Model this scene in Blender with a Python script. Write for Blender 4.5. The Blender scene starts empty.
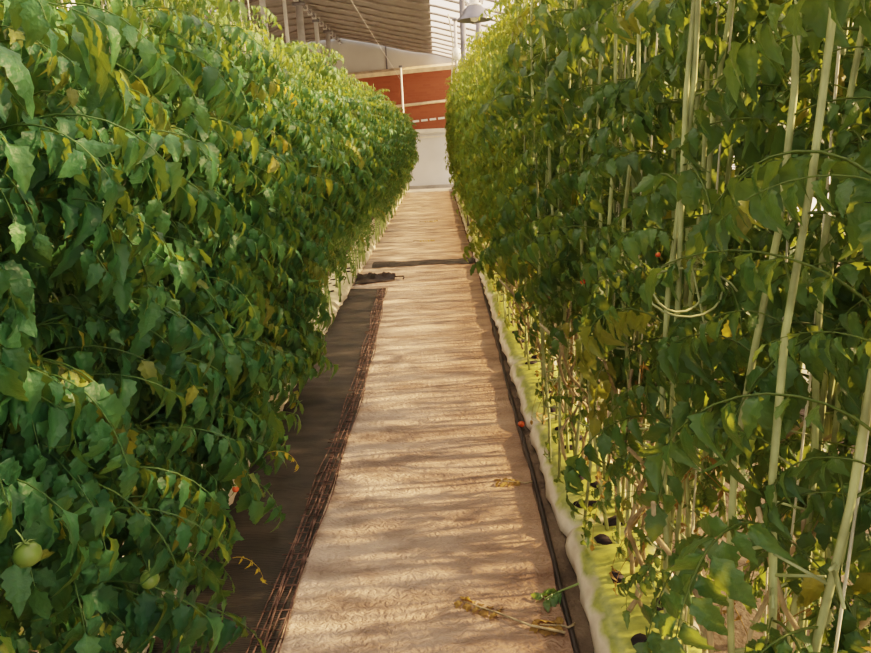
import bpy, bmesh, math, random
import numpy as np
from mathutils import Vector, Matrix, Euler

random.seed(7)
rng = np.random.default_rng(7)
S = bpy.context.scene
C = bpy.data.collections.new('greenhouse')
S.collection.children.link(C)
PI = math.pi

# ------------------------------------------------------------------ materials
def new_mat(name):
    m = bpy.data.materials.new(name)
    m.use_nodes = True
    nt = m.node_tree
    nt.nodes.clear()
    return m, nt, nt.nodes, nt.links

def N(nodes, t, **kw):
    n = nodes.new(t)
    for k, v in kw.items():
        if k in n.inputs.keys():
            n.inputs[k].default_value = v
        else:
            setattr(n, k, v)
    return n

def simple(name, col, rough=.6, metal=0., var=.12, scale=8., bump=0., bscale=60., spec=.4):
    m, nt, nd, lk = new_mat(name)
    out = N(nd, 'ShaderNodeOutputMaterial')
    b = N(nd, 'ShaderNodeBsdfPrincipled')
    b.inputs['Roughness'].default_value = rough
    b.inputs['Metallic'].default_value = metal
    b.inputs['Specular IOR Level'].default_value = spec
    tc = N(nd, 'ShaderNodeTexCoord')
    no = N(nd, 'ShaderNodeTexNoise'); no.inputs['Scale'].default_value = scale; no.inputs['Detail'].default_value = 5
    lk.new(tc.outputs['Object'], no.inputs['Vector'])
    r = N(nd, 'ShaderNodeValToRGB')
    a = [max(0, c * (1 - var * 2)) for c in col]; z = [min(1, c * (1 + var * 2)) for c in col]
    r.color_ramp.elements[0].position = .3; r.color_ramp.elements[0].color = (*a, 1)
    r.color_ramp.elements[1].position = .7; r.color_ramp.elements[1].color = (*z, 1)
    lk.new(no.outputs['Fac'], r.inputs['Fac'])
    lk.new(r.outputs['Color'], b.inputs['Base Color'])
    if bump:
        n2 = N(nd, 'ShaderNodeTexNoise'); n2.inputs['Scale'].default_value = bscale; n2.inputs['Detail'].default_value = 6
        lk.new(tc.outputs['Object'], n2.inputs['Vector'])
        bp = N(nd, 'ShaderNodeBump'); bp.inputs['Strength'].default_value = bump; bp.inputs['Distance'].default_value = .02
        lk.new(n2.outputs['Fac'], bp.inputs['Height']); lk.new(bp.outputs['Normal'], b.inputs['Normal'])
    lk.new(b.outputs['BSDF'], out.inputs['Surface'])
    return m

def leaf_mat(name, dark, light, trans, yellow, tfac=.4, rough=.42):
    """leaf blade: shaded green by the per-leaflet tint, with light passing through"""
    m, nt, nd, lk = new_mat(name)
    out = N(nd, 'ShaderNodeOutputMaterial')
    at = N(nd, 'ShaderNodeAttribute'); at.attribute_name = 'tint'
    sep = N(nd, 'ShaderNodeSeparateColor')
    lk.new(at.outputs['Color'], sep.inputs['Color'])
    oi = N(nd, 'ShaderNodeObjectInfo')
    ad = N(nd, 'ShaderNodeMath', operation='MULTIPLY_ADD')
    lk.new(oi.outputs['Random'], ad.inputs[0]); ad.inputs[1].default_value = .25
    lk.new(sep.outputs['Red'], ad.inputs[2])
    r = N(nd, 'ShaderNodeValToRGB')
    r.color_ramp.elements[0].position = .05; r.color_ramp.elements[0].color = (*dark, 1)
    r.color_ramp.elements[1].position = 1.1; r.color_ramp.elements[1].color = (*light, 1)
    lk.new(ad.outputs[0], r.inputs['Fac'])
    mx = N(nd, 'ShaderNodeMix', data_type='RGBA')
    lk.new(sep.outputs['Green'], mx.inputs[0]); lk.new(r.outputs['Color'], mx.inputs[6]); mx.inputs[7].default_value = (*yellow, 1)
    # paler veins down the middle of a blade
    mv = N(nd, 'ShaderNodeMix', data_type='RGBA', blend_type='MULTIPLY')
    vr = N(nd, 'ShaderNodeValToRGB')
    vr.color_ramp.elements[0].position = .0; vr.color_ramp.elements[0].color = (1.25, 1.2, 1.1, 1)
    vr.color_ramp.elements[1].position = .35; vr.color_ramp.elements[1].color = (.92, .95, .95, 1)
    lk.new(sep.outputs['Blue'], vr.inputs['Fac'])
    mv.inputs[0].default_value = 1.; lk.new(mx.outputs[2], mv.inputs[6]); lk.new(vr.outputs['Color'], mv.inputs[7])
    b = N(nd, 'ShaderNodeBsdfPrincipled'); b.inputs['Roughness'].default_value = rough
    b.inputs['Specular IOR Level'].default_value = .38
    lk.new(mv.outputs[2], b.inputs['Base Color'])
    tc = N(nd, 'ShaderNodeTexCoord'); nb = N(nd, 'ShaderNodeTexNoise'); nb.inputs['Scale'].default_value = 75; nb.inputs['Detail'].default_value = 3
    lk.new(tc.outputs['Object'], nb.inputs['Vector'])
    bp = N(nd, 'ShaderNodeBump'); bp.inputs['Strength'].default_value = .55; bp.inputs['Distance'].default_value = .01
    lk.new(nb.outputs['Fac'], bp.inputs['Height']); lk.new(bp.outputs['Normal'], b.inputs['Normal'])
    t = N(nd, 'ShaderNodeBsdfTranslucent')
    mt = N(nd, 'ShaderNodeMix', data_type='RGBA')
    lk.new(sep.outputs['Green'], mt.inputs[0]); mt.inputs[6].default_value = (*trans, 1)
    mt.inputs[7].default_value = (.66, .54, .06, 1)
    lk.new(mt.outputs[2], t.inputs['Color'])
    ms = N(nd, 'ShaderNodeMixShader'); ms.inputs[0].default_value = tfac
    lk.new(b.outputs['BSDF'], ms.inputs[1]); lk.new(t.outputs['BSDF'], ms.inputs[2])
    lk.new(ms.outputs['Shader'], out.inputs['Surface'])
    return m

M = {}
M['leaf_left'] = leaf_mat('leaf_left', (.020, .088, .048), (.080, .225, .085), (.33, .44, .05), (.47, .38, .03), .32)
M['leaf_right'] = leaf_mat('leaf_right', (.035, .10, .025), (.12, .23, .045), (.42, .46, .05), (.5, .36, .03))
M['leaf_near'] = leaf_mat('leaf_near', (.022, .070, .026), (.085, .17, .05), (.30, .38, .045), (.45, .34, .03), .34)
M['leaf_dry'] = leaf_mat('leaf_dry', (.16, .09, .03), (.34, .22, .07), (.5, .34, .06), (.45, .3, .05), .3, .7)
M['leaf_yellow'] = leaf_mat('leaf_yellow', (.5, .36, .03), (.7, .52, .06), (.8, .6, .08), (.7, .5, .05), .45, .5)
M['stem'] = simple('stem', (.22, .32, .10), .55, var=.25, scale=14)
M['stem_pale'] = simple('stem_pale', (.31, .35, .16), .6, var=.22, scale=12)
M['stem_brown'] = simple('stem_brown', (.36, .28, .16), .75, var=.28, scale=20)
M['twine'] = simple('twine', (.62, .60, .46), .8, var=.08, scale=30)
M['tomato_green'] = simple('tomato_green', (.13, .21, .045), .35, var=.12, scale=9)
M['tomato_red'] = simple('tomato_red', (.60, .10, .025), .22, var=.1, scale=9)
M['soil'] = simple('soil', (.10, .075, .05), .95, var=.35, scale=6, bump=.7, bscale=40)
M['black_plastic'] = simple('black_plastic', (.022, .017, .014), .55, var=.2, scale=20)
M['hole'] = simple('hole', (.012, .008, .010), .8, var=.3, scale=30)
M['thread'] = simple('thread', (.12, .075, .06), .85, var=.4, scale=25)
M['white_panel'] = simple('white_panel', (.76, .80, .86), .55, var=.03, scale=1.5)
M['grey_panel'] = simple('grey_panel', (.62, .60, .56), .6, var=.05, scale=1.2)
M['ledge'] = simple('ledge', (.82, .80, .76), .6, var=.05, scale=4)
M['wood'] = simple('wood', (.72, .56, .40), .7, var=.12, scale=5)
M['steel'] = simple('steel', (.62, .61, .60), .45, .2, var=.1, scale=6)
M['steel_dark'] = simple('steel_dark', (.20, .20, .22), .5, .5, var=.15, scale=6)
M['white_paint'] = simple('white_paint', (.86, .85, .82), .45, var=.04, scale=4)
M['lamp_metal'] = simple('lamp_metal', (.17, .18, .21), .35, .5, var=.08, scale=5)
M['bulb'] = simple('bulb', (.85, .83, .78), .2, var=.02)
M['concrete'] = simple('concrete', (.42, .40, .38), .9, var=.12, scale=4, bump=.2)

def mk_brick():
    m, nt, nd, lk = new_mat('brick')
    out = N(nd, 'ShaderNodeOutputMaterial'); b = N(nd, 'ShaderNodeBsdfPrincipled'); b.inputs['Roughness'].default_value = .85
    tc = N(nd, 'ShaderNodeTexCoord'); mp = N(nd, 'ShaderNodeMapping'); mp.inputs['Rotation'].default_value = (PI/2, 0, 0)
    lk.new(tc.outputs['Object'], mp.inputs['Vector'])
    br = N(nd, 'ShaderNodeTexBrick')
    br.inputs['Color1'].default_value = (.32, .098, .045, 1); br.inputs['Color2'].default_value = (.28, .08, .036, 1)
    br.inputs['Mortar'].default_value = (.30, .095, .05, 1); br.inputs['Scale'].default_value = 1.
    br.inputs['Brick Width'].default_value = .24; br.inputs['Row Height'].default_value = .07; br.inputs['Mortar Size'].default_value = .006
    lk.new(mp.outputs['Vector'], br.inputs['Vector']); lk.new(br.outputs['Color'], b.inputs['Base Color'])
    lk.new(b.outputs['BSDF'], out.inputs['Surface'])
    return m
M['brick'] = mk_brick()

def mk_mat_cloth():
    m, nt, nd, lk = new_mat('mat_cloth')
    out = N(nd, 'ShaderNodeOutputMaterial'); b = N(nd, 'ShaderNodeBsdfPrincipled')
    b.inputs['Roughness'].default_value = .55; b.inputs['Specular IOR Level'].default_value = .45
    tc = N(nd, 'ShaderNodeTexCoord')
    mp = N(nd, 'ShaderNodeMapping'); mp.inputs['Scale'].default_value = (1.2, 3.2, 1)
    lk.new(tc.outputs['Object'], mp.inputs['Vector'])
    n1 = N(nd, 'ShaderNodeTexNoise'); n1.inputs['Scale'].default_value = 1.8; n1.inputs['Detail'].default_value = 7; n1.inputs['Roughness'].default_value = .62
    lk.new(mp.outputs['Vector'], n1.inputs['Vector'])
    r = N(nd, 'ShaderNodeValToRGB')
    e = r.color_ramp.elements
    e[0].position = .36; e[0].color = (.23, .16, .115, 1)
    e[1].position = .62; e[1].color = (.58, .445, .345, 1)
    lk.new(n1.outputs['Fac'], r.inputs['Fac'])
    # shade along the right hedge painted into the mat colour, paler toward the left
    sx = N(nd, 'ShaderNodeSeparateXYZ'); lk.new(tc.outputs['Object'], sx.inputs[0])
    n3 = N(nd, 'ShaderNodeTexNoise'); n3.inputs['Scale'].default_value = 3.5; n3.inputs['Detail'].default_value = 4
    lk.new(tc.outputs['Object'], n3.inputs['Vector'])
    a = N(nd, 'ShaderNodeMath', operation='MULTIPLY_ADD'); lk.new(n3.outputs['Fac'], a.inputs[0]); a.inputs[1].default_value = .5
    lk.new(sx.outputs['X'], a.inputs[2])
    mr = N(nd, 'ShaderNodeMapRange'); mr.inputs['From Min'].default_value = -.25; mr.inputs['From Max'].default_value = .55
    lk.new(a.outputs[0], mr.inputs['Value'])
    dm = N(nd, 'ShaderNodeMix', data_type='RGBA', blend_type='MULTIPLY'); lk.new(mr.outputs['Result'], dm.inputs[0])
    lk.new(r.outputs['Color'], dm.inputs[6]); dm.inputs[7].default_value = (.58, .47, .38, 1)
    lk.new(dm.outputs[2], b.inputs['Base Color'])
    # woven threads and puckers
    wv = N(nd, 'ShaderNodeTexWave', wave_type='BANDS', bands_direction='Y'); wv.inputs['Scale'].default_value = 11; wv.inputs['Distortion'].default_value = 14
    wv.inputs['Detail'].default_value = 3; wv.inputs['Detail Scale'].default_value = 2.
    wx = N(nd, 'ShaderNodeTexWave', wave_type='BANDS', bands_direction='X'); wx.inputs['Scale'].default_value = 7; wx.inputs['Distortion'].default_value = 12
    wx.inputs['Detail'].default_value = 2
    lk.new(tc.outputs['Object'], wv.inputs['Vector']); lk.new(tc.outputs['Object'], wx.inputs['Vector'])
    n2 = N(nd, 'ShaderNodeTexNoise'); n2.inputs['Scale'].default_value = 45; n2.inputs['Detail'].default_value = 5
    lk.new(tc.outputs['Object'], n2.inputs['Vector'])
    s1 = N(nd, 'ShaderNodeMath', operation='MULTIPLY_ADD'); lk.new(wx.outputs['Fac'], s1.inputs[0]); s1.inputs[1].default_value = .35; lk.new(wv.outputs['Fac'], s1.inputs[2])
    s2 = N(nd, 'ShaderNodeMath', operation='MULTIPLY_ADD'); lk.new(n2.outputs['Fac'], s2.inputs[0]); s2.inputs[1].default_value = 1.1; lk.new(s1.outputs[0], s2.inputs[2])
    bp = N(nd, 'ShaderNodeBump'); bp.inputs['Strength'].default_value = .35; bp.inputs['Distance'].default_value = .012
    lk.new(s2.outputs[0], bp.inputs['Height']); lk.new(bp.outputs['Normal'], b.inputs['Normal'])
    lk.new(b.outputs['BSDF'], out.inputs['Surface'])
    return m
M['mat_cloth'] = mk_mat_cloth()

def mk_black_cloth():
    m, nt, nd, lk = new_mat('black_cloth')
    out = N(nd, 'ShaderNodeOutputMaterial'); b = N(nd, 'ShaderNodeBsdfPrincipled'); b.inputs['Roughness'].default_value = .7
    tc = N(nd, 'ShaderNodeTexCoord')
    n1 = N(nd, 'ShaderNodeTexNoise'); n1.inputs['Scale'].default_value = 5; n1.inputs['Detail'].default_value = 8; n1.inputs['Roughness'].default_value = .7
    lk.new(tc.outputs['Object'], n1.inputs['Vector'])
    r = N(nd, 'ShaderNodeValToRGB')
    r.color_ramp.elements[0].position = .4; r.color_ramp.elements[0].color = (.018, .018, .014, 1)
    r.color_ramp.elements[1].position = .75; r.color_ramp.elements[1].color = (.055, .043, .030, 1)
    lk.new(n1.outputs['Fac'], r.inputs['Fac']); lk.new(r.outputs['Color'], b.inputs['Base Color'])
    ck = N(nd, 'ShaderNodeTexWave', wave_type='BANDS', bands_direction='Y'); ck.inputs['Scale'].default_value = 30; ck.inputs['Distortion'].default_value = 2
    lk.new(tc.outputs['Object'], ck.inputs['Vector'])
    bp = N(nd, 'ShaderNodeBump'); bp.inputs['Strength'].default_value = .4; bp.inputs['Distance'].default_value = .006
    lk.new(ck.outputs['Fac'], bp.inputs['Height']); lk.new(bp.outputs['Normal'], b.inputs['Normal'])
    lk.new(b.outputs['BSDF'], out.inputs['Surface'])
    return m
M['black_cloth'] = mk_black_cloth()

def mk_bag(name, algae):
    """white plastic film; algae grows on the upper faces"""
    m, nt, nd, lk = new_mat(name)
    out = N(nd, 'ShaderNodeOutputMaterial'); b = N(nd, 'ShaderNodeBsdfPrincipled')
    b.inputs['Roughness'].default_value = .42
    tc = N(nd, 'ShaderNodeTexCoord'); sx = N(nd, 'ShaderNodeSeparateXYZ'); lk.new(tc.outputs['Object'], sx.inputs[0])
    n1 = N(nd, 'ShaderNodeTexNoise'); n1.inputs['Scale'].default_value = 9; n1.inputs['Detail'].default_value = 6
    lk.new(tc.outputs['Object'], n1.inputs['Vector'])
    r0 = N(nd, 'ShaderNodeValToRGB')
    r0.color_ramp.elements[0].position = .3; r0.color_ramp.elements[0].color = (.50, .41, .29, 1)
    r0.color_ramp.elements[1].position = .6; r0.color_ramp.elements[1].color = (.74, .66, .52, 1)
    lk.new(n1.outputs['Fac'], r0.inputs['Fac'])
    a = N(nd, 'ShaderNodeMath', operation='MULTIPLY_ADD'); lk.new(n1.outputs['Fac'], a.inputs[0]); a.inputs[1].default_value = .13
    lk.new(sx.outputs['Z'], a.inputs[2])
    mr = N(nd, 'ShaderNodeMapRange'); mr.inputs['From Min'].default_value = .155; mr.inputs['From Max'].default_value = .185
    mr.inputs['To Max'].default_value = algae
    lk.new(a.outputs[0], mr.inputs['Value'])
    n2 = N(nd, 'ShaderNodeTexNoise'); n2.inputs['Scale'].default_value = 26; n2.inputs['Detail'].default_value = 5
    lk.new(tc.outputs['Object'], n2.inputs['Vector'])
    rg = N(nd, 'ShaderNodeValToRGB')
    rg.color_ramp.elements[0].position = .3; rg.color_ramp.elements[0].color = (.14, .19, .015, 1)
    rg.color_ramp.elements[1].position = .72; rg.color_ramp.elements[1].color = (.40, .42, .05, 1)
    lk.new(n2.outputs['Fac'], rg.inputs['Fac'])
    mx = N(nd, 'ShaderNodeMix', data_type='RGBA'); lk.new(mr.outputs['Result'], mx.inputs[0])
    lk.new(r0.outputs['Color'], mx.inputs[6]); lk.new(rg.outputs['Color'], mx.inputs[7])
    lk.new(mx.outputs[2], b.inputs['Base Color'])
    bp = N(nd, 'ShaderNodeBump'); bp.inputs['Strength'].default_value = .35; bp.inputs['Distance'].default_value = .015
    lk.new(n1.outputs['Fac'], bp.inputs['Height']); lk.new(bp.outputs['Normal'], b.inputs['Normal'])
    lk.new(b.outputs['BSDF'], out.inputs['Surface'])
    return m
M['bag_green'] = mk_bag('bag_green', .92)
M['bag_white'] = mk_bag('bag_white', .25)

def mk_film():
    m, nt, nd, lk = new_mat('film')
    out = N(nd, 'ShaderNodeOutputMaterial')
    t = N(nd, 'ShaderNodeBsdfTransparent'); t.inputs['Color'].default_value = (.97, .97, .97, 1)
    tl = N(nd, 'ShaderNodeBsdfTranslucent'); tl.inputs['Color'].default_value = (.92, .93, .95, 1)
    ms = N(nd, 'ShaderNodeMixShader'); ms.inputs[0].default_value = .34
    lk.new(t.outputs[0], ms.inputs[1]); lk.new(tl.outputs[0], ms.inputs[2]); lk.new(ms.outputs[0], out.inputs['Surface'])
    return m
M['film'] = mk_film()
M['blanket'] = simple('blanket', (.25, .235, .225), .75, var=.08, scale=3, bump=.25, bscale=5)
M['hoop'] = simple('hoop', (.30, .27, .25), .5, .3, var=.1, scale=6)

# ------------------------------------------------------------------ helpers
class MB:
    """collects geometry for one mesh"""
    def __init__(s): s.v = []; s.f = []; s.n = 0; s.t = []
    def add(s, v, f, tint=None):
        v = np.asarray(v, dtype=np.float64)
        s.v.append(v); s.f.extend([[i + s.n for i in q] for q in f]); s.n += len(v)
        s.t.append(np.tile(np.array([.5, 0, .5, 1.]), (len(v), 1)) if tint is None else np.asarray(tint))
    def box(s, lo, hi):
        x0, y0, z0 = lo; x1, y1, z1 = hi
        s.add([(x0,y0,z0),(x1,y0,z0),(x1,y1,z0),(x0,y1,z0),(x0,y0,z1),(x1,y0,z1),(x1,y1,z1),(x0,y1,z1)],
              [(0,3,2,1),(4,5,6,7),(0,1,5,4),(1,2,6,5),(2,3,7,6),(3,0,4,7)])
    def tube(s, pts, r, n=6, caps=True):
        pts = [np.asarray(p, float) for p in pts]; k = len(pts)
        rs = [r] * k if np.isscalar(r) else r
        vs = []
        ref = np.array([.31, .17, .93])
        for i in range(k):
            d = pts[min(i+1, k-1)] - pts[max(i-1, 0)]; d = d / (np.linalg.norm(d) + 1e-9)
            u = np.cross(d, ref)
            if np.linalg.norm(u) < .2: u = np.cross(d, np.array([1., 0, 0]))
            u /= np.linalg.norm(u); w = np.cross(d, u)
            for j in range(n):
                a = 2 * PI * j / n
                vs.append(pts[i] + rs[i] * (math.cos(a) * u + math.sin(a) * w))
        fs = [(i*n+j, i*n+(j+1)%n, (i+1)*n+(j+1)%n, (i+1)*n+j) for i in range(k-1) for j in range(n)]
        if caps: fs += [tuple(range(n))[::-1], tuple((k-1)*n + j for j in range(n))]
        s.add(vs, fs)
    def lathe(s, prof, n=24, c=(0,0,0), sy=1.):
        vs = [(c[0] + r*math.cos(2*PI*j/n), c[1] + sy*r*math.sin(2*PI*j/n), c[2] + z) for r, z in prof for j in range(n)]
        k = len(prof)
        s.add(vs, [(i*n+j, i*n+(j+1)%n, (i+1)*n+(j+1)%n, (i+1)*n+j) for i in range(k-1) for j in range(n)])
    def mesh(s, name, mat, smooth=True):
        me = bpy.data.meshes.new(name)
        v = np.concatenate(s.v)
        me.from_pydata(v.tolist(), [], s.f)
        me.materials.append(mat)
        at = me.attributes.new('tint', 'FLOAT_COLOR', 'POINT')
        at.data.foreach_set('color', np.concatenate(s.t).astype(np.float32).ravel())
        if smooth: me.polygons.foreach_set('use_smooth', [True] * len(me.polygons))
        me.update()
        return me

def link(name, me, parent=None, loc=(0,0,0), rot=(0,0,0), scale=(1,1,1)):
    o = bpy.data.objects.new(name, me); C.objects.link(o)
    o.location = loc; o.rotation_euler = rot; o.scale = scale
    if parent: o.parent = parent
    return o

def tag(o, label=None, cat=None, group=None, kind=None):
    if label: o['label'] = label
    if cat: o['category'] = cat
    if group: o['group'] = group
    if kind: o['kind'] = kind
    return o

def empty(name, loc=(0,0,0), rz=0):
    o = bpy.data.objects.new(name, None); C.objects.link(o); o.location = loc; o.rotation_euler = (0, 0, rz)
    o.empty_display_size = .1
    return o

UNITS = 'zero first second third fourth fifth sixth seventh eighth ninth tenth eleventh twelfth thirteenth fourteenth fifteenth sixteenth seventeenth eighteenth nineteenth'.split()
def ordinal(n):
    if n < 20: return UNITS[n]
    t = {2: 'twenty', 3: 'thirty', 4: 'forty', 5: 'fifty'}[n // 10]
    return t[:-1] + 'ieth' if n % 10 == 0 else t + '-' + UNITS[n % 10]

# ------------------------------------------------------------------ camera
F = 700.; RHO = .045; H = 1.5
def nrm(v): return v / np.linalg.norm(v)
cy = nrm(np.array([1.5/F, 188.5/F, -1.])); u0 = np.array([-math.sin(RHO), math.cos(RHO), 0])
cz = nrm(u0 - cy * (u0 @ cy)); cx = np.cross(cy, cz)
R = np.array([cx, cy, cz])
cam = bpy.data.cameras.new('camera'); cam.sensor_width = 36.; cam.lens = F / 871. * 36.; cam.clip_start = .05
co = bpy.data.objects.new('camera', cam); S.collection.objects.link(co)
mw = Matrix(R.tolist()).to_4x4(); mw.translation = (0, 0, H); co.matrix_world = mw
S.camera = co

# ------------------------------------------------------------------ setting
YE = 22.15
XL, XR = -4.4, 5.5
Y0 = -2.5
fl = MB(); fl.box((XL, Y0, -.1), (XR, YE, 0)); tag(link('floor', fl.mesh('floor', M['soil'], False)), kind='structure')

wb = empty('wall_back', (0, YE, 0)); tag(wb, kind='structure')
b = MB(); b.box((XL, 0, 0), (XR, .2, 1.66)); link('white_panel', b.mesh('white_panel', M['white_panel'], False), wb)
b = MB(); b.box((XL, 0.03, 1.66), (XR, .2, 3.5)); link('brick_panel', b.mesh('brick_panel', M['brick'], False), wb)
b = MB(); b.box((XL, -.12, 1.66), (XR, .03, 1.78)); b.box((XL, -.05, 1.52), (XR, 0.0, 1.57)); link('ledge', b.mesh('ledge', M['ledge'], False), wb)
b = MB(); b.box((XL, -.10, 0), (XR, 0.0, .10)); link('plinth', b.mesh('plinth', M['concrete'], False), wb)
b = MB(); b.box((XL, 0.05, 3.5), (XR, .2, 4.6)); link('gable_panel', b.mesh('gable_panel', M['grey_panel'], False), wb)
b = MB(); b.box((-1.42, .02, 3.5), (-1.38, .06, 4.4)); link('gable_joint', b.mesh('gable_joint', M['steel_dark'], False), wb)
for k in range(5):  # row of short white dashes on the brick
    b = MB(); b.box((-.10, -.012, -.03), (.10, .03, .03))
    link('white_dash', b.mesh('white_dash', M['white_paint'], False), wb, (-.62 + k*.26, 0.02, 2.02 + k*.018), (0, -.06, 0))
# concrete apron before the end wall
b = MB(); b.box((XL, YE-1.6, 0), (XR, YE-.1, .012)); tag(link('floor_apron', b.mesh('floor_apron', M['concrete'], False)), kind='structure')
# wall on the left: white, lit from across the house
b = MB(); b.box((XL-.2, Y0, 0), (XL, YE, 4.2)); tag(link('wall_left', b.mesh('wall_left', M['white_panel'], False)), kind='structure')

PROF = [(-4.4, 4.2), (-3.6, 4.4), (-2.7, 4.45), (-1.8, 4.27), (-.94, 4.05), (.08, 3.84), (1.5, 3.45), (3., 2.8), (4.3, 1.9), (5.2, .9), (5.5, 0)]
def roof_z(x):
    for (a, za), (c, zc) in zip(PROF, PROF[1:]):
        if x <= c: return za + (zc - za) * (x - a) / (c - a)
    return 0
def sheet(xs, ys, fz):
    vs = [(x, y, fz(x, y)) for y in ys for x in xs]; n = len(xs)
    return vs, [(j*n+i, j*n+i+1, (j+1)*n+i+1, (j+1)*n+i) for j in range(len(ys)-1) for i in range(n-1)]
ce = empty('ceiling'); tag(ce, kind='structure')
hoopY = [Y0 + .3 + .85*k for k in range(29)]
xs_all = sorted(set([p[0] for p in PROF] + list(np.linspace(-4.4, 5.5, 34))))
BX, BY = -.02, 9.6     # the rolled-out blanket covers x < BX beyond BY
def sag(x, y): return roof_z(x) + .05
xa = [x for x in xs_all if x > BX]
b = MB(); b.add(*sheet([BX] + xa, np.linspace(Y0, YE, 30), sag)); link('film', b.mesh('film', M['film']), ce)
xb = [x for x in xs_all if x < BX] + [BX]
b = MB(); b.add(*sheet(xb, np.linspace(Y0, BY, 14), sag)); link('film', b.mesh('film', M['film']), ce)  # unseen near roof left as film so sky light floods the near plants
ysb = np.linspace(BY, YE, 120)
b = MB(); b.add(*sheet(xb, ysb, lambda x, y: roof_z(x) + .05 - .035*min(1, (BX-x)/.5)*abs(math.sin(PI*(y-hoopY[0])/.85))**.7))
link('thermal_blanket', b.mesh('thermal_blanket', M['blanket']), ce)
hm = MB(); hm.tube([(x, 0, roof_z(x) + .0) for x in xs_all], .022, 6); hme = hm.mesh('hoop', M['hoop'])
for y in hoopY:
    if y < YE - .1: link('hoop', hme, ce, (0, y, 0))
hm2 = MB()

# ------------------------------------------------------------------ steelwork and lamp
def pole(name, p0, p1, r, mat, label, cat, group=None, clamp=True):
    e = empty(name, p0); d = np.array(p1) - np.array(p0)
    b = MB(); b.tube([(0,0,0), d], r, 10); link('shaft', b.mesh('shaft', M[mat]), e)
    if clamp:
        b = MB(); b.tube([d*.985 - np.array([0,0,.0]), d*1.0], r*1.9, 8); link('clamp', b.mesh('clamp', M['steel_dark']), e)
    tag(e, label, cat, group)
    return e
PX = -2.7
pur = MB(); pur.tube([(0, 0, 0), (0, YE-9.0-.02, 0)], .035, 8)
e = empty('purlin', (PX, 9.0, 4.33)); link('pipe', pur.mesh('pipe', M['steel_dark']), e)
cl = MB(); cl.box((-.05, -.03, -.055), (.05, .03, .06)); cme = cl.mesh('clip', M['steel'], False)
for k in range(24): link('clip', cme, e, (0, .3 + k*.54, 0))
tag(e, 'dark steel roof pipe with clips running above the left posts', 'pipe')
for i, (y, r, mt, lb) in enumerate([(12.2, .05, 'steel', 'grey steel roof post nearest the camera, rising from the left hedge'),
                          (14.0, .035, 'white_paint', 'thin white roof post behind the nearest grey post'),
                          (15.5, .075, 'steel', 'thick grey roof post, middle one of five by the left hedge'),
                          (17.6, .05, 'white_paint', 'white roof post just beyond the thick grey post'),
                          (19.4, .06, 'steel', 'grey roof post last in line toward the brick wall')]):
    pole('roof_post', (PX, y, 0), (PX, y, 4.30), r, mt, lb, 'post', 'posts under the roof pipe')
pole('thin_pole', (-.95, 21.3, 0), (-.95, 21.3, 3.55), .03, 'white_paint', 'thin white pole standing in front of the red brick wall', 'pole')
for x, y, r, lb in [(.42, 11.5, .045, 'dark steel pole left of the lamp, rising behind the right hedge'), (.72, 12.5, .045, 'dark steel pole seen just below the hanging lamp')]:
    pole('hanging_pole', (x+.05, y, 0), (x+.05, y, roof_z(x)-.02), r, 'steel_dark', lb, 'pole', clamp=True)
for x, y, lb in [(.43, 14., 'thin grey hoisting pole with clamps hanging beside the lamp poles')]:
    pe = pole('hoisting_pole', (x, y, 1.0), (x, y, roof_z(x)-.12), .03, 'steel', lb, 'pole')
    b = MB(); b.lathe([(0, .12), (.07, .1), (.09, 0), (.07, -.1), (0, -.12)], 10, (0, 0, 2.0)); link('pulley', b.mesh('pulley', M['white_paint']), pe)
    b = MB(); b.tube([(-.09, 0, .9), (-.10, 0, 1.6), (-.05, 0, 2.2), (-.12, 0, 2.7)], .012, 5); link('rope', b.mesh('rope', M['twine']), pe)

# beam and rail across the end wall
e = empty('cross_beam', (0, YE-.22, 0))
b = MB(); b.tube([(-2.9, 0, 3.37), (1.6, 0, 3.575)], .095, 4); o = link('timber', b.mesh('timber', M['wood'], False), e)
for x in (-2.2, .95):
    b = MB(); b.box((x-.03, .09, 3.33 + (x+2.9)*.0455), (x+.03, .25, 3.41 + (x+2.9)*.0455)); link('bracket', b.mesh('bracket', M['steel_dark'], False), e)
tag(e, 'long tan timber beam across the top of the brick wall', 'beam')
b = MB(); b.tube([(-2.9, YE-.02, 2.37), (1.6, YE-.02, 2.65)], .045, 6)
tag(link('wall_pipe', b.mesh('wall_pipe', M['wood'])), 'thin pale pipe running along the red brick wall below the beam', 'pipe')

# lamp
lx, ly, lz = .51, 9., 2.83
e = empty('pendant_lamp', (lx, ly, lz)); tag(e, 'grey metal bell shaped lamp hanging over the right hedge', 'lamp')
b = MB(); b.lathe([(.215, 0), (.212, .015), (.16, .06), (.125, .12), (.085, .16), (.078, .165), (.12, .115), (.155, .055), (.205, .010), (.215, 0)], 28); link('lamp_shade', b.mesh('lamp_shade', M['lamp_metal']), e)
b = MB(); b.lathe([(0, .245), (.04, .245), (.055, .235), (.055, .19), (.088, .18), (.088, .155), (0, .155)], 18); sk = link('lamp_holder', b.mesh('lamp_holder', M['steel']), e)
for s in (-1, 1):
    b = MB(); b.tube([(s*.07, 0, .18), (s*.10, 0, .21), (s*.11, 0, .25)], .014, 6); link('lug', b.mesh('lug', M['steel']), sk)
b = MB(); b.lathe([(0, -.02), (.04, -.005), (.055, .04), (.03, .1), (.025, .15)], 14); link('bulb', b.mesh('bulb', M['bulb']), e)
b = MB(); b.tube([(0, 0, .24), (-.005, 0, .6), (-.01, 0, roof_z(lx) - lz + .03)], .012, 6); link('cord', b.mesh('cord', M['steel_dark']), e)

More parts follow.
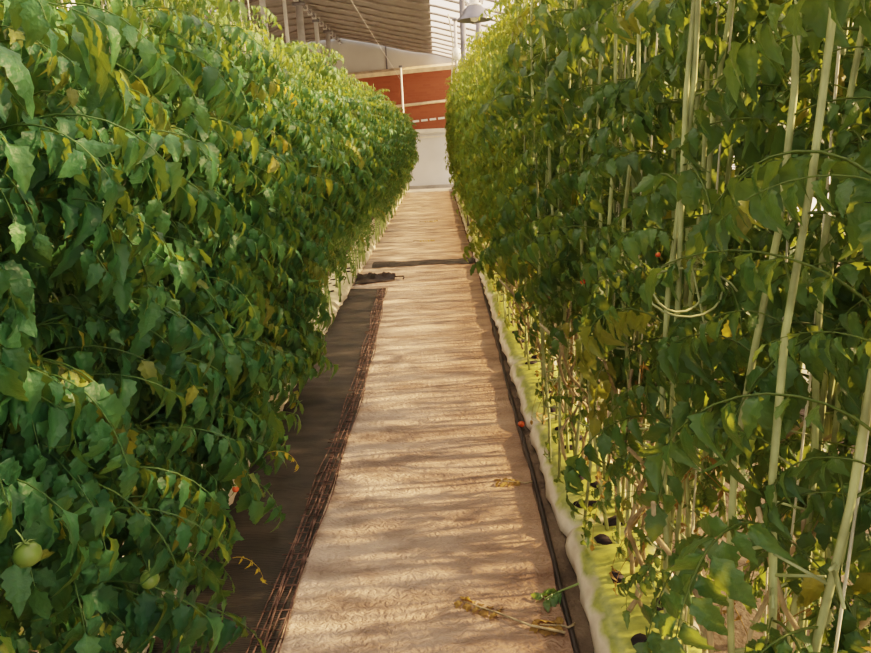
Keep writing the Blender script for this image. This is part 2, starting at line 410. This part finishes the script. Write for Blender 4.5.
# ------------------------------------------------------------------ ground coverings
def hsh(x, y, s=1.):
    return (math.sin(x*12.9*s + y*4.1*s) + math.sin(x*5.3*s - y*9.7*s + 1.3) + math.sin(y*17.3*s + x*2.2*s + .7)) / 3
def matL(y): return -.99
def matR(y): return .335 + min(1, max(0, (y-1.5)/6)) * .055
vs, fs = [], []
ys = np.linspace(-1.2, YE-1.55, 520); nx = 26
for y in ys:
    l, r = matL(y), matR(y) + .008*hsh(3.1, y)
    for i in range(nx):
        x = l + (r-l)*i/(nx-1)
        vs.append((x, y, .010 + .0045*hsh(x, y, 1.) + .003*hsh(x*2, y*2.4, 1.7)))
fs = [(j*nx+i, j*nx+i+1, (j+1)*nx+i+1, (j+1)*nx+i) for j in range(len(ys)-1) for i in range(nx-1)]
b = MB(); b.add(vs, fs)
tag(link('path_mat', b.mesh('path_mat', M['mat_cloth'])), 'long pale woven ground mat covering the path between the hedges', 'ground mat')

def clothR(y): return -.545 - .02*math.sin(y*1.1+.4) - .03*max(0, (y-5.5)/1.6)
gc = empty('ground_cloth', (-.75, 0, 0)); tag(gc, 'black woven ground cloth with frayed edge beside the path mat', 'ground cloth')
vs = []; ys = np.linspace(-.6, 7.15, 260); nx = 18
for y in ys:
    for i in range(nx):
        x = -1.02 + (clothR(y) + 1.02)*i/(nx-1)
        e2 = min(1, (nx-1-i)/2.)
        vs.append((x+.75, y, .026 + .006*hsh(x*1.5, y*2.2, 1.6) + .006*math.sin(y*7+x*3)*e2 - .008*(1-e2)))
b = MB(); b.add(vs, [(j*nx+i, j*nx+i+1, (j+1)*nx+i+1, (j+1)*nx+i) for j in range(len(ys)-1) for i in range(nx-1)])
link('cloth_sheet', b.mesh('cloth_sheet', M['black_cloth']), gc)
fr = MB()
for k in range(7):
    fr.tube([(clothR(y) + .75 - .075 + .014*k + .008*math.sin(y*6+k*1.7), y, .036 + .004*math.sin(y*9+k)) for y in np.linspace(-.5, 7.1, 90)], .0028, 4)
for y in np.arange(-.5, 7.1, .045):
    y = y + random.uniform(-.02, .02); a = random.uniform(.03, .10)
    fr.tube([(clothR(y) + .75 - a, y, .036), (clothR(y) + .75 + random.uniform(-.02, .012), y + random.uniform(-.02, .02), .036)], .002, 4)
link('frayed_edge', fr.mesh('frayed_edge', M['thread']), gc)

# black drip tube down the other edge of the mat
b = MB(); b.tube([(matR(y) + .012 + .005*math.sin(y*2.7), y, .012) for y in np.linspace(-1, 9.0, 80)], .0095, 8)
tag(link('drip_tube', b.mesh('drip_tube', M['black_plastic'])), 'black drip irrigation tube lying along the right edge of mat', 'irrigation tube')
# dark strip across the mat, broader at both ends
b = MB(); pts = []
st = MB()
vs = []
n = 40
for i in range(n):
    x = -.86 + 1.24*i/(n-1); w = .13 + .02*math.sin(i*.9) + (.05 if i < 9 or i > 33 else 0)
    yy = 8.55 + .02*math.sin(i*.35)
    for k, o in enumerate((-1, -.5, .5, 1)): vs.append((x, yy + o*w, .022 + (.022 if k in (1, 2) else -.004)))
st.add(vs, [(i*4+k, i*4+k+1, i*4+5+k, i*4+4+k) for i in range(n-1) for k in range(3)])
tag(link('dark_strip', st.mesh('dark_strip', M['black_cloth'])), 'narrow dark strip running straight across the pale mat', 'cloth strip')
# crumpled black scrap with a hooked end
e = empty('crumpled_sheet', (-.77, 7.62, .02)); tag(e, 'crumpled black plastic scrap with hooked end at left edge of mat', 'plastic scrap')
vs = []
nx, ny = 14, 8
for j in range(ny):
    for i in range(nx):
        u = i/(nx-1); v = j/(ny-1)
        wid = .26*(1 - .6*u)
        vs.append((-.18 + .42*u, (v-.5)*2*wid + .01*math.sin(i*1.7), .008 + .055*(1-abs(2*v-1)) * (1+.6*math.sin(i*1.3+j*2.1)) ))
b = MB(); b.add(vs, [(j*nx+i, j*nx+i+1, (j+1)*nx+i+1, (j+1)*nx+i) for j in range(ny-1) for i in range(nx-1)])
link('sheet', b.mesh('sheet', M['black_plastic']), e)
b = MB(); b.tube([(.2, 0, .02), (.27, .03, .02), (.33, .02, .02), (.34, -.05, .015), (.33, -.09, .01)], .008, 6); link('hook', b.mesh('hook', M['black_plastic']), e)

# ------------------------------------------------------------------ grow bags
def bag_mesh(name, mat, seed):
    r = random.Random(seed)
    # cross-section, x across (0 = path side), rounded and slightly slumped
    sec = [(0.0, 0.0), (-.012, .035), (-.004, .08), (.022, .12), (.055, .138), (.12, .146), (.20, .144), (.26, .13), (.30, .09), (.31, .035), (.305, 0)]
    ny = 20; L = .99; vs = []
    for j in range(ny):
        t = j/(ny-1); pinch = 1 - .22*max(0, abs(2*t-1) - .86)/.14
        for i, (x, z) in enumerate(sec):
            k = math.sin(t*23 + i*1.7 + seed) * .006 + math.sin(t*51 + i*2.9 + seed*2) * .004
            vs.append((.165 + (x-.165)*(.5 + .5*pinch)*1.0 + k*.8 + .006*math.sin(t*9+seed), t*L, max(0, z*pinch + (k if z > 0 else 0))))
    n = len(sec)
    fs = [(j*n+i, (j+1)*n+i, (j+1)*n+i+1, j*n+i+1) for j in range(ny-1) for i in range(n-1)]
    fs += [tuple(range(n)), tuple(reversed(range((ny-1)*n, ny*n)))]
    b = MB(); b.add(vs, fs)
    return b.mesh(name, M[mat])
def hole_mesh(seed):
    r = random.Random(seed); b = MB(); n = 12
    vs = [(0, 0, .002)]; rr = [r.uniform(.75, 1.15) for _ in range(n)]
    for k in range(n):
        a = 2*PI*k/n; vs.append((.050*rr[k]*math.cos(a), .036*rr[k]*math.sin(a), -.001 + .003*math.sin(a*2)))
    for k in range(n):
        a = 2*PI*k/n; vs.append((.058*rr[k]*math.cos(a), .044*rr[k]*math.sin(a), -.014))
    fs = [(0, 1+k, 1+(k+1) % n) for k in range(n)] + [(1+k, 1+n+k, 1+n+(k+1) % n, 1+(k+1) % n) for k in range(n)]
    b.add(vs, fs); return b.mesh('planting_hole', M['hole'])
holes = [hole_mesh(i) for i in range(4)]
BAGX_R, BAGX_L, BAGX_F = .415, -.975, 1.98
gb_g = [bag_mesh('bag_film', 'bag_green', i) for i in range(4)]
gb_w = [bag_mesh('bag_film', 'bag_white', i+5) for i in range(4)]
def bag_row(x, flip, y0, n, meshes, labels, group, hole_n):
    for i in range(n):
        e = empty('grow_bag', (x, y0 + i, 0.0), 0)
        sx = -1 if flip else 1
        link('bag_film', meshes[i % 4], e, scale=(sx, 1, .72))
        for k in range(hole_n):
            for c, xx in enumerate((.115, .185)):
                link('planting_hole', holes[(i+k+c) % 4], e, (sx*(xx + random.uniform(-.02, .02)), .1 + k*.25 + c*.12 + random.uniform(-.03, .03), .109), (0, 0, random.uniform(-.6, .6)), (random.uniform(.45, .9), random.uniform(.5, 1.), 1))
        tag(e, labels(i), 'grow bag', group)
bag_row(BAGX_R, False, .35, 21, gb_g, lambda i: f'white plastic grow bag greened by algae, {ordinal(i+1)} along the right edge of the path', 'grow bags right of the path', 4)
bag_row(BAGX_L, True, .35, 21, gb_w, lambda i: f'dusty white plastic grow bag, {ordinal(i+1)} along the foot of the left hedge', 'grow bags left of the path', 4)
bag_row(BAGX_F, False, 2.0, 8, gb_w, lambda i: f'white plastic grow bag glimpsed behind the right hedge, {ordinal(i+1)} in its line', 'grow bags behind the right hedge', 2)

# ------------------------------------------------------------------ tomato plants
def leaflet(seed, lobed=True):
    r = random.Random(seed)
    st = [0, .09, .2, .3, .42, .53, .66, .76, .88, 1.]
    wd = [.02, .16, .27, .21, .28, .20, .22, .13, .09, .0] if lobed else [.02, .2, .34, .40, .40, .37, .31, .24, .13, 0]
    fold = r.uniform(.1, .8); curl = r.uniform(.15, 1.05); roll = r.uniform(-.2, .7); twist = r.uniform(-.9, .9)
    V, T = [], []
    asym = r.uniform(.85, 1.15)
    for x, w in zip(st, wd):
        zc = -curl*x*x; xc = x - .18*curl*x*x
        wl, wr = w*asym, w/asym
        wob = .03*math.sin(x*17 + seed)
        for s, wj in ((-1, wl), (-.5, wl), (0, 0), (.5, wr), (1, wr)):
            a = abs(s)
            yy = s*wj; zz = fold*a*wj - roll*a*a*wj*.9 + (wob*(1 if s > 0 else -1) if a == 1 else 0); tw = twist*x*x
            V.append((xc + (.05 if a == 1 else .0)*(1-x), yy*math.cos(tw) - zz*math.sin(tw) + .12*twist*x*x, zc + yy*math.sin(tw) + zz*math.cos(tw)))
            T.append(a)
    n = 5
    Fq = [(i*n+k, i*n+k+1, (i+1)*n+k+1, (i+1)*n+k) for i in range(len(st)-1) for k in range(n-1)]
    return np.array(V), np.array(T), Fq
LT = [leaflet(i) for i in range(12)]

class Foliage:
    """many pinnate leaves gathered in one mesh"""
    def __init__(s, rnd): s.V = []; s.T = []; s.F = []; s.n = 0; s.r = rnd
    def _add(s, v, f, t):
        s.V.append(v); s.T.append(t); s.F.append(np.asarray(f) + s.n); s.n += len(v)
    def blade(s, p, d, nrmv, L, tone, yel):
        r = s.r
        V, T, Fq = LT[int(r.integers(len(LT)))]
        d = d / np.linalg.norm(d); y = np.cross(nrmv, d); y /= (np.linalg.norm(y) + 1e-9); z = np.cross(d, y)
        P = p + L * (V[:, :1]*d + V[:, 1:2]*y*1.0 + V[:, 2:3]*z)
        t = np.empty((len(V), 4)); t[:, 0] = tone; t[:, 1] = yel; t[:, 2] = T; t[:, 3] = 1
        s._add(P, Fq, t)
    def leaf(s, base, az, L, lift=.5, sag=1.6, nl=4, size=1., tone0=.4, yel0=0.):
        r = s.r
        # rachis curve in a vertical plane
        K = 9; pts = [np.array(base, float)]; ang = lift
        h = np.array([math.cos(az), math.sin(az), 0]); side = np.array([-math.sin(az), math.cos(az), 0])
        sw = r.uniform(-.5, .5)
        dirs = []
        for i in range(K):
            hh = h*math.cos(sw*i/K) + side*math.sin(sw*i/K)
            d = hh*math.cos(ang) + np.array([0, 0, math.sin(ang)])
            dirs.append(d); pts.append(pts[-1] + d*L/K); ang -= sag/K
        # thin rachis as a 3-sided tube
        vs = []
        for i, p in enumerate(pts):
            d = dirs[min(i, K-1)]; u = np.cross(d, np.array([0, 0, 1.])); u /= np.linalg.norm(u) + 1e-9; w = np.cross(u, d)
            rad = .0028*(1 - .6*i/K)*(L/.32)
            for a in (0, 2.09, 4.19): vs.append(p + rad*(math.cos(a)*u + math.sin(a)*w))
        fs = [(i*3+j, i*3+(j+1) % 3, (i+1)*3+(j+1) % 3, (i+1)*3+j) for i in range(K) for j in range(3)]
        t = np.tile(np.array([min(1, tone0+.15), .1, .3, 1.]), (len(vs), 1)); s._add(np.array(vs), fs, t)
        def at(u):
            q = u*K; i = min(K-1, int(q)); return pts[i] + (pts[i+1]-pts[i])*(q-i), dirs[i]
        LL = L*.168*size
        for k in range(nl):
            u = .24 + .68*k/max(1, nl-1) if nl > 1 else .6
            p, d = at(u); prof = .72 + .5*math.sin(PI*(u-.1))
            for sgn in (-1, 1):
                if r.random() < .06: continue
                sd = np.cross(d, np.array([0, 0, 1.])); sd /= np.linalg.norm(sd) + 1e-9
                dd = d*.5 + sgn*sd*r.uniform(.45, 1.) + np.array([0, 0, -r.uniform(.25, 1.25)])
                nv = np.array([0, 0, .8]) + r.normal(0, .4, 3) + h*.6
                pl = r.uniform(.75, 1.15)*prof*LL
                q = p + dd/np.linalg.norm(dd)*pl*.12
                s.blade(q, dd, nv, pl, np.clip(tone0 + r.normal(0, .2), 0, 1), np.clip(yel0 + (r.random() < .02)*r.uniform(.2, .6), 0, 1))
        p, d = at(1.)
        s.blade(p, d + np.array([0, 0, -.3]), np.array([0, 0, 1.]) + r.normal(0, .3, 3) + h*.4, LL*1.15, np.clip(tone0 + r.normal(0, .2), 0, 1), yel0)
    def mesh(s, name, mat):
        me = bpy.data.meshes.new(name)
        V = np.concatenate(s.V).astype(np.float32); T = np.concatenate(s.T).astype(np.float32); Fa = np.concatenate(s.F).astype(np.int32)
        me.vertices.add(len(V)); me.vertices.foreach_set('co', V.ravel())
        me.loops.add(Fa.size); me.loops.foreach_set('vertex_index', Fa.ravel())
        me.polygons.add(len(Fa)); me.polygons.foreach_set('loop_start', np.arange(0, Fa.size, 4, dtype=np.int32))
        me.polygons.foreach_set('use_smooth', np.ones(len(Fa), dtype=bool))
        me.update(calc_edges=True)
        at = me.attributes.new('tint', 'FLOAT_COLOR', 'POINT'); at.data.foreach_set('color', T.ravel())
        me.materials.append(mat); me.validate()
        return me

def stem_path(r, H, lean=.05, z0=.09, x0=0, y0=0):
    n = 14; ph = r.uniform(0, 6.28, 4); pts = []
    for i in range(n):
        t = i/(n-1)
        pts.append(np.array([x0 + lean*math.sin(3.1*t+ph[0])*t**.5 + .012*math.sin(17*t+ph[1]), y0 + lean*math.sin(2.6*t+ph[2])*t**.5 + .012*math.sin(15*t+ph[3]), z0 + (H-z0)*t]))
    return pts
def along(pts, z):
    for a, c in zip(pts, pts[1:]):
        if z <= c[2]: return a + (c-a)*((z-a[2])/(c[2]-a[2]))
    return pts[-1]

def make_kind(seed, H, n_leaf, z_lo, dens, Lr, size, leafm, stem_m, n_stem, lean=.06, sprd=.02, tone=.4, top_dir=None):
    """meshes of one plant: its stems and its foliage. dens(z/H) weights where leaves grow"""
    r = np.random.default_rng(seed)
    stems = [stem_path(r, H*r.uniform(.93, 1.03), lean, x0=r.uniform(-sprd, sprd), y0=r.uniform(-sprd*2, sprd*2)) for _ in range(n_stem)]
    sm = []
    for k, pts in enumerate(stems):
        b = MB(); b.tube(pts, [.0072 - .0035*i/(len(pts)-1) for i in range(len(pts))], 6)
        # stubs where lower leaves were cut away
        for q in range(5):
            z = r.uniform(.3, .9); p = along(pts, z); a = r.uniform(0, 6.28); l = r.uniform(.03, .09)
            b.tube([p, p + np.array([math.cos(a)*l, math.sin(a)*l, l*r.uniform(-.3, .5)])], [.004, .0025], 4)
        sm.append(b.mesh('stem', M[stem_m]))
    f = Foliage(r); az = r.uniform(0, 6.28); c = 0
    while c < n_leaf:
        z = r.uniform(z_lo, H)
        if r.random() > dens(z/H): continue
        az += 2.4 + r.normal(0, .4)
        t = z/H
        pts = stems[c % n_stem]; p = along(pts, z)
        L = r.uniform(*Lr)*(1 - .55*max(0, (t-.78)/.22))*(.58 if leafm != 'leaf_left' and z < .7 else 1.)*(.6 if z_lo == .5 and z < 1. else 1.)
        f.leaf(p, az, L, lift=r.uniform(.1, .8) + .35*(t > .85), sag=r.uniform(1.2, 2.3), nl=(7 if L > .3 else 6) if L > .2 else 4, size=size*r.uniform(.85, 1.15),
               tone0=np.clip(tone + .22*(t-.5) + r.normal(0, .12), .05, 1), yel0=.3*(r.random() < (.05 if leafm == 'leaf_left' else .02)) + (.10 if t > .88 else 0))
        c += 1
    return sm, f.mesh('foliage', M[leafm])

KL = [make_kind(100+i, 2.22, 200, .24, lambda t: .65 if t < .22 else (1. if t < .86 else 1 - 3.5*(t-.86)), (.20, .45), 1.05, 'leaf_left', 'stem', 2, tone=.35) for i in range(7)]
KG = [make_kind(700+i, 2.20, 185, .5, lambda t: .7 if t < .42 else (1. if t < .86 else 1 - 3.5*(t-.86)), (.20, .44), 1.05, 'leaf_left', 'stem', 2, tone=.37) for i in range(5)]
KR = [make_kind(200+i, 2.36, 175, .28, lambda t: .25 if t < .3 else (.65 if t < .42 else 1.), (.17, .36), 1.03, 'leaf_right', 'stem_pale', 3, tone=.42, sprd=.06) for i in range(7)]
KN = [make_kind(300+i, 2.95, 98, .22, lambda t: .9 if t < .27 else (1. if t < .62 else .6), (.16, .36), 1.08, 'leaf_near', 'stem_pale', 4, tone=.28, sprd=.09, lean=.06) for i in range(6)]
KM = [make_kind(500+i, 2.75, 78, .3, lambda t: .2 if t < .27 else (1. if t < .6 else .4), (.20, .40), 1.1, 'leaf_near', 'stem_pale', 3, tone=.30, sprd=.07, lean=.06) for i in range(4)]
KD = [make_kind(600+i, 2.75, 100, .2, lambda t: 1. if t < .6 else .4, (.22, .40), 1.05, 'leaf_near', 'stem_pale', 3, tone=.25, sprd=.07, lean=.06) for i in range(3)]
KF = [make_kind(400+i, 2.7, 50, 1.4, lambda t: 1., (.25, .42), 1.1, 'leaf_right', 'stem_pale', 3, tone=.45, sprd=.08) for i in range(4)]
def old_stem(seed):
    r = random.Random(seed); b = MB(); a = r.uniform(-.12, .12); dy = r.uniform(-.35, .35)
    b.tube([(a + .03*math.sin(k*1.3+seed), dy*(k/9)**1.4 + .015*math.sin(k*2.1+seed), .15 + (.5+.35*r.random())*k/9 if False else .15 + .075*k + .01*math.sin(k*3+seed)) for k in range(10)], [.0075 - .0003*k for k in range(10)], 6)
    return b.mesh('old_stem', M['stem_brown'])
OLD = [old_stem(k) for k in range(9)]
# dried remnants hanging low on the stems of the right row
def dry_mesh(seed):
    r = np.random.default_rng(seed); f = Foliage(r)
    for k in range(6):
        f.leaf((r.uniform(-.06, .06), r.uniform(-.1, .1), r.uniform(.3, .85)), r.uniform(0, 6.28), r.uniform(.14, .24), lift=-.5, sag=1.0, nl=2, size=.7, tone0=.4)
    return f.mesh('dry_leaves', M['leaf_dry'])
DRY = [dry_mesh(s) for s in range(4)]
def yellow_mesh(seed):
    r = np.random.default_rng(seed); f = Foliage(r); f.leaf((0, 0, 0), 0, .26, .3, 1.9, 4, .9, .4, .5); return f.mesh('yellow_leaf', M['leaf_yellow'])
YEL = [yellow_mesh(s) for s in range(3)]
tom = MB(); tom.lathe([(0, .036), (.012, .037), (.028, .030), (.041, .010), (.041, -.008), (.030, -.028), (.012, -.036), (0, -.037)], 18)
tom_g = tom.mesh('tomato', M['tomato_green']); tom_r = tom.mesh('tomato', M['tomato_red'])
cal = MB()
for k in range(5):
    a = 2*PI*k/5; c_, s_ = math.cos(a), math.sin(a)
    cal.add([(0, 0, .038), (.016*c_ - .006*s_, .016*s_ + .006*c_, .042), (.036*c_, .036*s_, .036), (.016*c_ + .006*s_, .016*s_ - .006*c_, .042)], [(0, 1, 2, 3)])
cal.tube([(0, 0, .036), (.004, 0, .06), (.015, 0, .085)], .0028, 5)
cal_m = cal.mesh('calyx', M['stem'])

def plant(kind, loc, rz, sc, label, group):
    e = empty('tomato_plant', loc, rz)
    sm, fo = kind
    for m in sm: link('stem', m, e, scale=(1, 1, sc))
    link('foliage', fo, e, scale=(1, 1, sc))
    tag(e, label, 'tomato plant', group)
    return e
def fruit(e, world, me, s=1.):
    inv = Matrix.Rotation(-e.rotation_euler.z, 4, 'Z') @ Matrix.Translation(-Vector(e.location))
    o = link('tomato', me, e, inv @ Vector(world), (.1, .1, 0), (s, s, s)); link('calyx', cal_m, o)
    return o
def yleaf(e, world, az, k, s=1., name='yellow_leaf'):
    inv = Matrix.Rotation(-e.rotation_euler.z, 4, 'Z') @ Matrix.Translation(-Vector(e.location))
    o = link(name, YEL[k], e, inv @ Vector(world), (0, 0, az - e.rotation_euler.z), (s, s, s)); o['label'] = 'yellowing leaf'
    return o

DY = .27
PXL, PXR, PXF = -.99, .59, 2.2
left, right, farrow = [], [], []
n = int((YE - .9 - .6)/DY)
NEAR = 14
for i in range(n):
    y = .62 + i*DY
    if i < NEAR: lb = f'dark green tomato plant of the left hedge, {ordinal(i+1)} from its near end'; g = 'tomato plants at the near end of the left hedge'
    elif y < 7.3: lb = 'dark green tomato plant in the left hedge along the black ground cloth'; g = 'tomato plants along the black ground cloth'
    elif y < 14: lb = 'dark green tomato plant in the left hedge just past the dark strip'; g = 'tomato plants past the cloth strip'
    else: lb = 'dark green tomato plant in the far left hedge toward the brick wall'; g = 'tomato plants of the far left hedge'
    left.append(plant((KG[(i*3) % 5] if i % 2 else KG[(i+2) % 5]) if y > 4.3 else (KL[i % 7] if i % 3 else KL[(i*5+2) % 7]), (PXL + (.05 if y > 9 else 0) + random.uniform(-.05, .05), y + random.uniform(-.04, .04), 0), random.uniform(0, 6.28), random.uniform(.95, 1.06) - .02*min(1, y/10), lb, g))
for i in range(n):
    y = .85 + i*DY
    near = y < 3.3
    if i < NEAR: lb = f'sparse tomato plant of the right hedge with bare stems, {ordinal(i+1)} from its near end' if near else f'leafy tomato plant of the right hedge, {ordinal(i+1)} from its near end'; g = 'tomato plants at the near end of the right hedge'
    elif y < 9: lb = 'leafy tomato plant in the right hedge, on this side of the hanging lamp'; g = 'tomato plants before the lamp'
    else: lb = 'leafy tomato plant in the far right hedge, beyond the hanging lamp'; g = 'tomato plants of the far right hedge'
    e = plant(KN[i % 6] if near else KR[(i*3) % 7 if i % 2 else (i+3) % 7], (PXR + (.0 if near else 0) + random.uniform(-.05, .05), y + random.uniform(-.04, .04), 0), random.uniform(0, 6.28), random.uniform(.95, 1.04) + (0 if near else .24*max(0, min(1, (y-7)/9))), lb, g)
    if y < 9:
        o = link('dry_leaves', DRY[i % 4], e); o['label'] = 'withered brown lower leaves'
        for k in range(3): link('old_stem', OLD[(i*3+k*2) % 9], e)
    right.append(e)
for i in range(12):
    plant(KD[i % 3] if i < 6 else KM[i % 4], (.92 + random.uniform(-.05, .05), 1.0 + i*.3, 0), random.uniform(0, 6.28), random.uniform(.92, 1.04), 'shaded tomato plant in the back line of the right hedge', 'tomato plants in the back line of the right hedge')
for i in range(24):
    y = 2.4 + i*.5
    farrow.append(plant(KF[i % 4], (PXF + random.uniform(-.06, .06), y, 0), random.uniform(0, 6.28), random.uniform(.92, 1.05), 'pale tomato plant of the row glimpsed behind the right hedge', 'tomato plants behind the right hedge'))

# ------------------------------------------------------------------ twine and wires
for x, z, lb in [(PXL, 3.2, 'thin steel wire stretched above the left hedge'), (PXR + .06, 3.3, 'thin steel wire stretched above the right hedge'), (PXF, 3.0, 'thin steel wire stretched above the row behind the right hedge')]:
    b = MB(); b.tube([(x, Y0+.1, z), (x, YE-.02, z)], .0025, 5); tag(link('overhead_wire', b.mesh('overhead_wire', M['steel'])), lb, 'wire')
def twine(x, y, z1, label, group, r=.0028, dx=0):
    b = MB(); rr = random.Random(int(y*1000))
    pts = [(dx*(1-k/7) + rr.uniform(-.006, .006), rr.uniform(-.006, .006), .15 + (z1-.15)*k/7) for k in range(8)]
    b.tube(pts, r, 5); e = link('support_twine', b.mesh('support_twine', M['twine']), None, (x, y, 0)); tag(e, label, 'twine', group)
for i in range(22):
    y = .9 + i*DY*.62
    twine(PXR + .06 + random.uniform(-.02, .02), y, 3.3, f'pale vertical support twine in the right hedge, {ordinal(i+1)} from its near end', 'support twines of the right hedge', .0026, random.uniform(-.1, .1))
for i in range(12):
    y = 1.2 + i*DY
    twine(PXL + random.uniform(-.02, .02), y, 3.2, f'pale support twine above the left hedge, {ordinal(i+1)} from its near end', 'support twines of the left hedge', .003, random.uniform(-.05, .05))

# ------------------------------------------------------------------ fruit, litter, loose twine
def near_plant(lst, y): return min(lst, key=lambda e: abs(e.location.y - y))
fruit(near_plant(left, 1.4), (-.67, 1.33, .60), tom_g, .5)
fruit(near_plant(left, .9), (-.66, .95, .91), tom_g, .5)
fruit(near_plant(left, 1.8), (-.60, 1.75, .59), tom_r, .22)
fruit(near_plant(right, 2.25), (.45, 2.22, 1.03), tom_r, .22)
fruit(near_plant(right, 1.6), (.49, 1.58, 1.22), tom_r, .14)
yleaf(near_plant(left, 3.4), (-.75, 3.35, 1.76), .3, 0, .6)
yleaf(near_plant(left, 2.2), (-.62, 2.17, .50), .1, 1, .5)
yleaf(near_plant(left, 1.9), (-.66, 1.82, .33), -.2, 2, .5)
yleaf(near_plant(right, 4.2), (.42, 4.2, 1.7), 3.3, 2, .6)

def litter(name, loc, rz, mat, L, nl, label, cat, stalk=.0, seed=0, sag=.0):
    r = np.random.default_rng(seed); e = empty(name, loc, rz); tag(e, label, cat)
    f = Foliage(r)
    for k in range(nl):
        u = k/max(1, nl-1)
        for sgn in (-1, 1):
            f.blade(np.array([L*u, sgn*.006, .008]), np.array([.5, sgn*r.uniform(.4, 1.), .05]), np.array([0, 0, 1.]) + r.normal(0, .4, 3), r.uniform(.035, .06), .4 + r.normal(0, .2), .1)
    link('leaf_blades', f.mesh('leaf_blades', M[mat]), e)
    b = MB(); b.tube([(L, 0, .008), (L*.5, .004, .010), (0, 0, .008), (-stalk*.5, .012, .012), (-stalk, -.01, .010)], [.002, .003, .0035, .004, .0045], 6)
    link('stalk', b.mesh('stalk', M['stem_brown' if mat == 'leaf_dry' else 'stem']), e)
    return e
litter('wilted_sprig', (.13, 1.93, .012), 2.6, 'leaf_dry', .13, 5, 'withered leaf sprig lying near the front middle of the mat', 'leaf', .22, 1)
litter('wilted_sprig', (.335, 2.02, .016), 3.7, 'leaf_left', .06, 4, 'fresh green sprig with long pale stalk reaching the grow bag', 'leaf', .22, 2)
litter('wilted_sprig', (.30, 2.80, .012), 2.9, 'leaf_dry', .09, 4, 'small withered leaf curled on the mat before the drip tube', 'leaf', .05, 3)
litter('wilted_sprig', (.32, 1.86, .012), 3.0, 'leaf_dry', .07, 4, 'dark shrivelled leaf against the drip tube, closest to camera', 'leaf', .04, 4)
litter('wilted_sprig', (-.30, 13.0, .014), .2, 'leaf_dry', .22, 6, 'dark withered leaf lying far up the pale mat', 'leaf', .1, 5)
litter('wilted_sprig', (-.33, 10.5, .014), .1, 'leaf_dry', .2, 6, 'dark withered leaf lying beyond the dark strip', 'leaf', .1, 6)
e = link('fallen_tomato', tom_r, None, (.375, 3.42, .028), (.8, .3, 0), (.42, .42, .42)); tag(e, 'tiny red tomato fallen beside the drip tube', 'tomato')
# loose loop of twine tied to a stem of the right row
b = MB(); pts = []
for k in range(40):
    t = k/39; a = t*2*PI*2.2
    pts.append((.095*math.cos(a)*(1-.3*t) - .02*t, .05*math.sin(a*1.1), .04*math.sin(a)*(1+.4*t) + .03*t))
pts += [(.03, 0, -.06), (.035, .01, -.2)]
b.tube(pts, .0024, 6)
tag(link('twine_loop', b.mesh('twine_loop', M['stem_pale']), None, (.50, 1.39, 1.17)), 'loose loops of pale twine tied round a stem in the right hedge', 'twine')

# ------------------------------------------------------------------ light
w = bpy.data.worlds.new('sky'); S.world = w; w.use_nodes = True
nt = w.node_tree; nt.nodes.clear()
o = nt.nodes.new('ShaderNodeOutputWorld'); bg = nt.nodes.new('ShaderNodeBackground')
tc = nt.nodes.new('ShaderNodeTexCoord'); sp = nt.nodes.new('ShaderNodeSeparateXYZ'); rp = nt.nodes.new('ShaderNodeValToRGB')
nt.links.new(tc.outputs['Generated'], sp.inputs[0]); nt.links.new(sp.outputs['Z'], rp.inputs['Fac'])
rp.color_ramp.elements[0].position = 0; rp.color_ramp.elements[0].color = (1., .90, .76, 1)
rp.color_ramp.elements[1].position = .6; rp.color_ramp.elements[1].color = (.68, .82, 1., 1)
nt.links.new(rp.outputs['Color'], bg.inputs['Color']); bg.inputs['Strength'].default_value = .86
nt.links.new(bg.outputs[0], o.inputs['Surface'])
sun = bpy.data.lights.new('sun', 'SUN'); sun.energy = 22; sun.angle = .03; sun.color = (1., .62, .33)
so = bpy.data.objects.new('sun', sun); S.collection.objects.link(so)
EL = math.radians(24); AZ = math.radians(4)     # from the right, a little ahead
d = Vector((-math.cos(EL)*math.cos(AZ), -math.cos(EL)*math.sin(AZ), -math.sin(EL)))
so.rotation_euler = d.to_track_quat('-Z', 'Y').to_euler()
S.view_settings.view_transform = 'Filmic'
S.view_settings.look = 'Medium High Contrast'
S.view_settings.exposure = .38
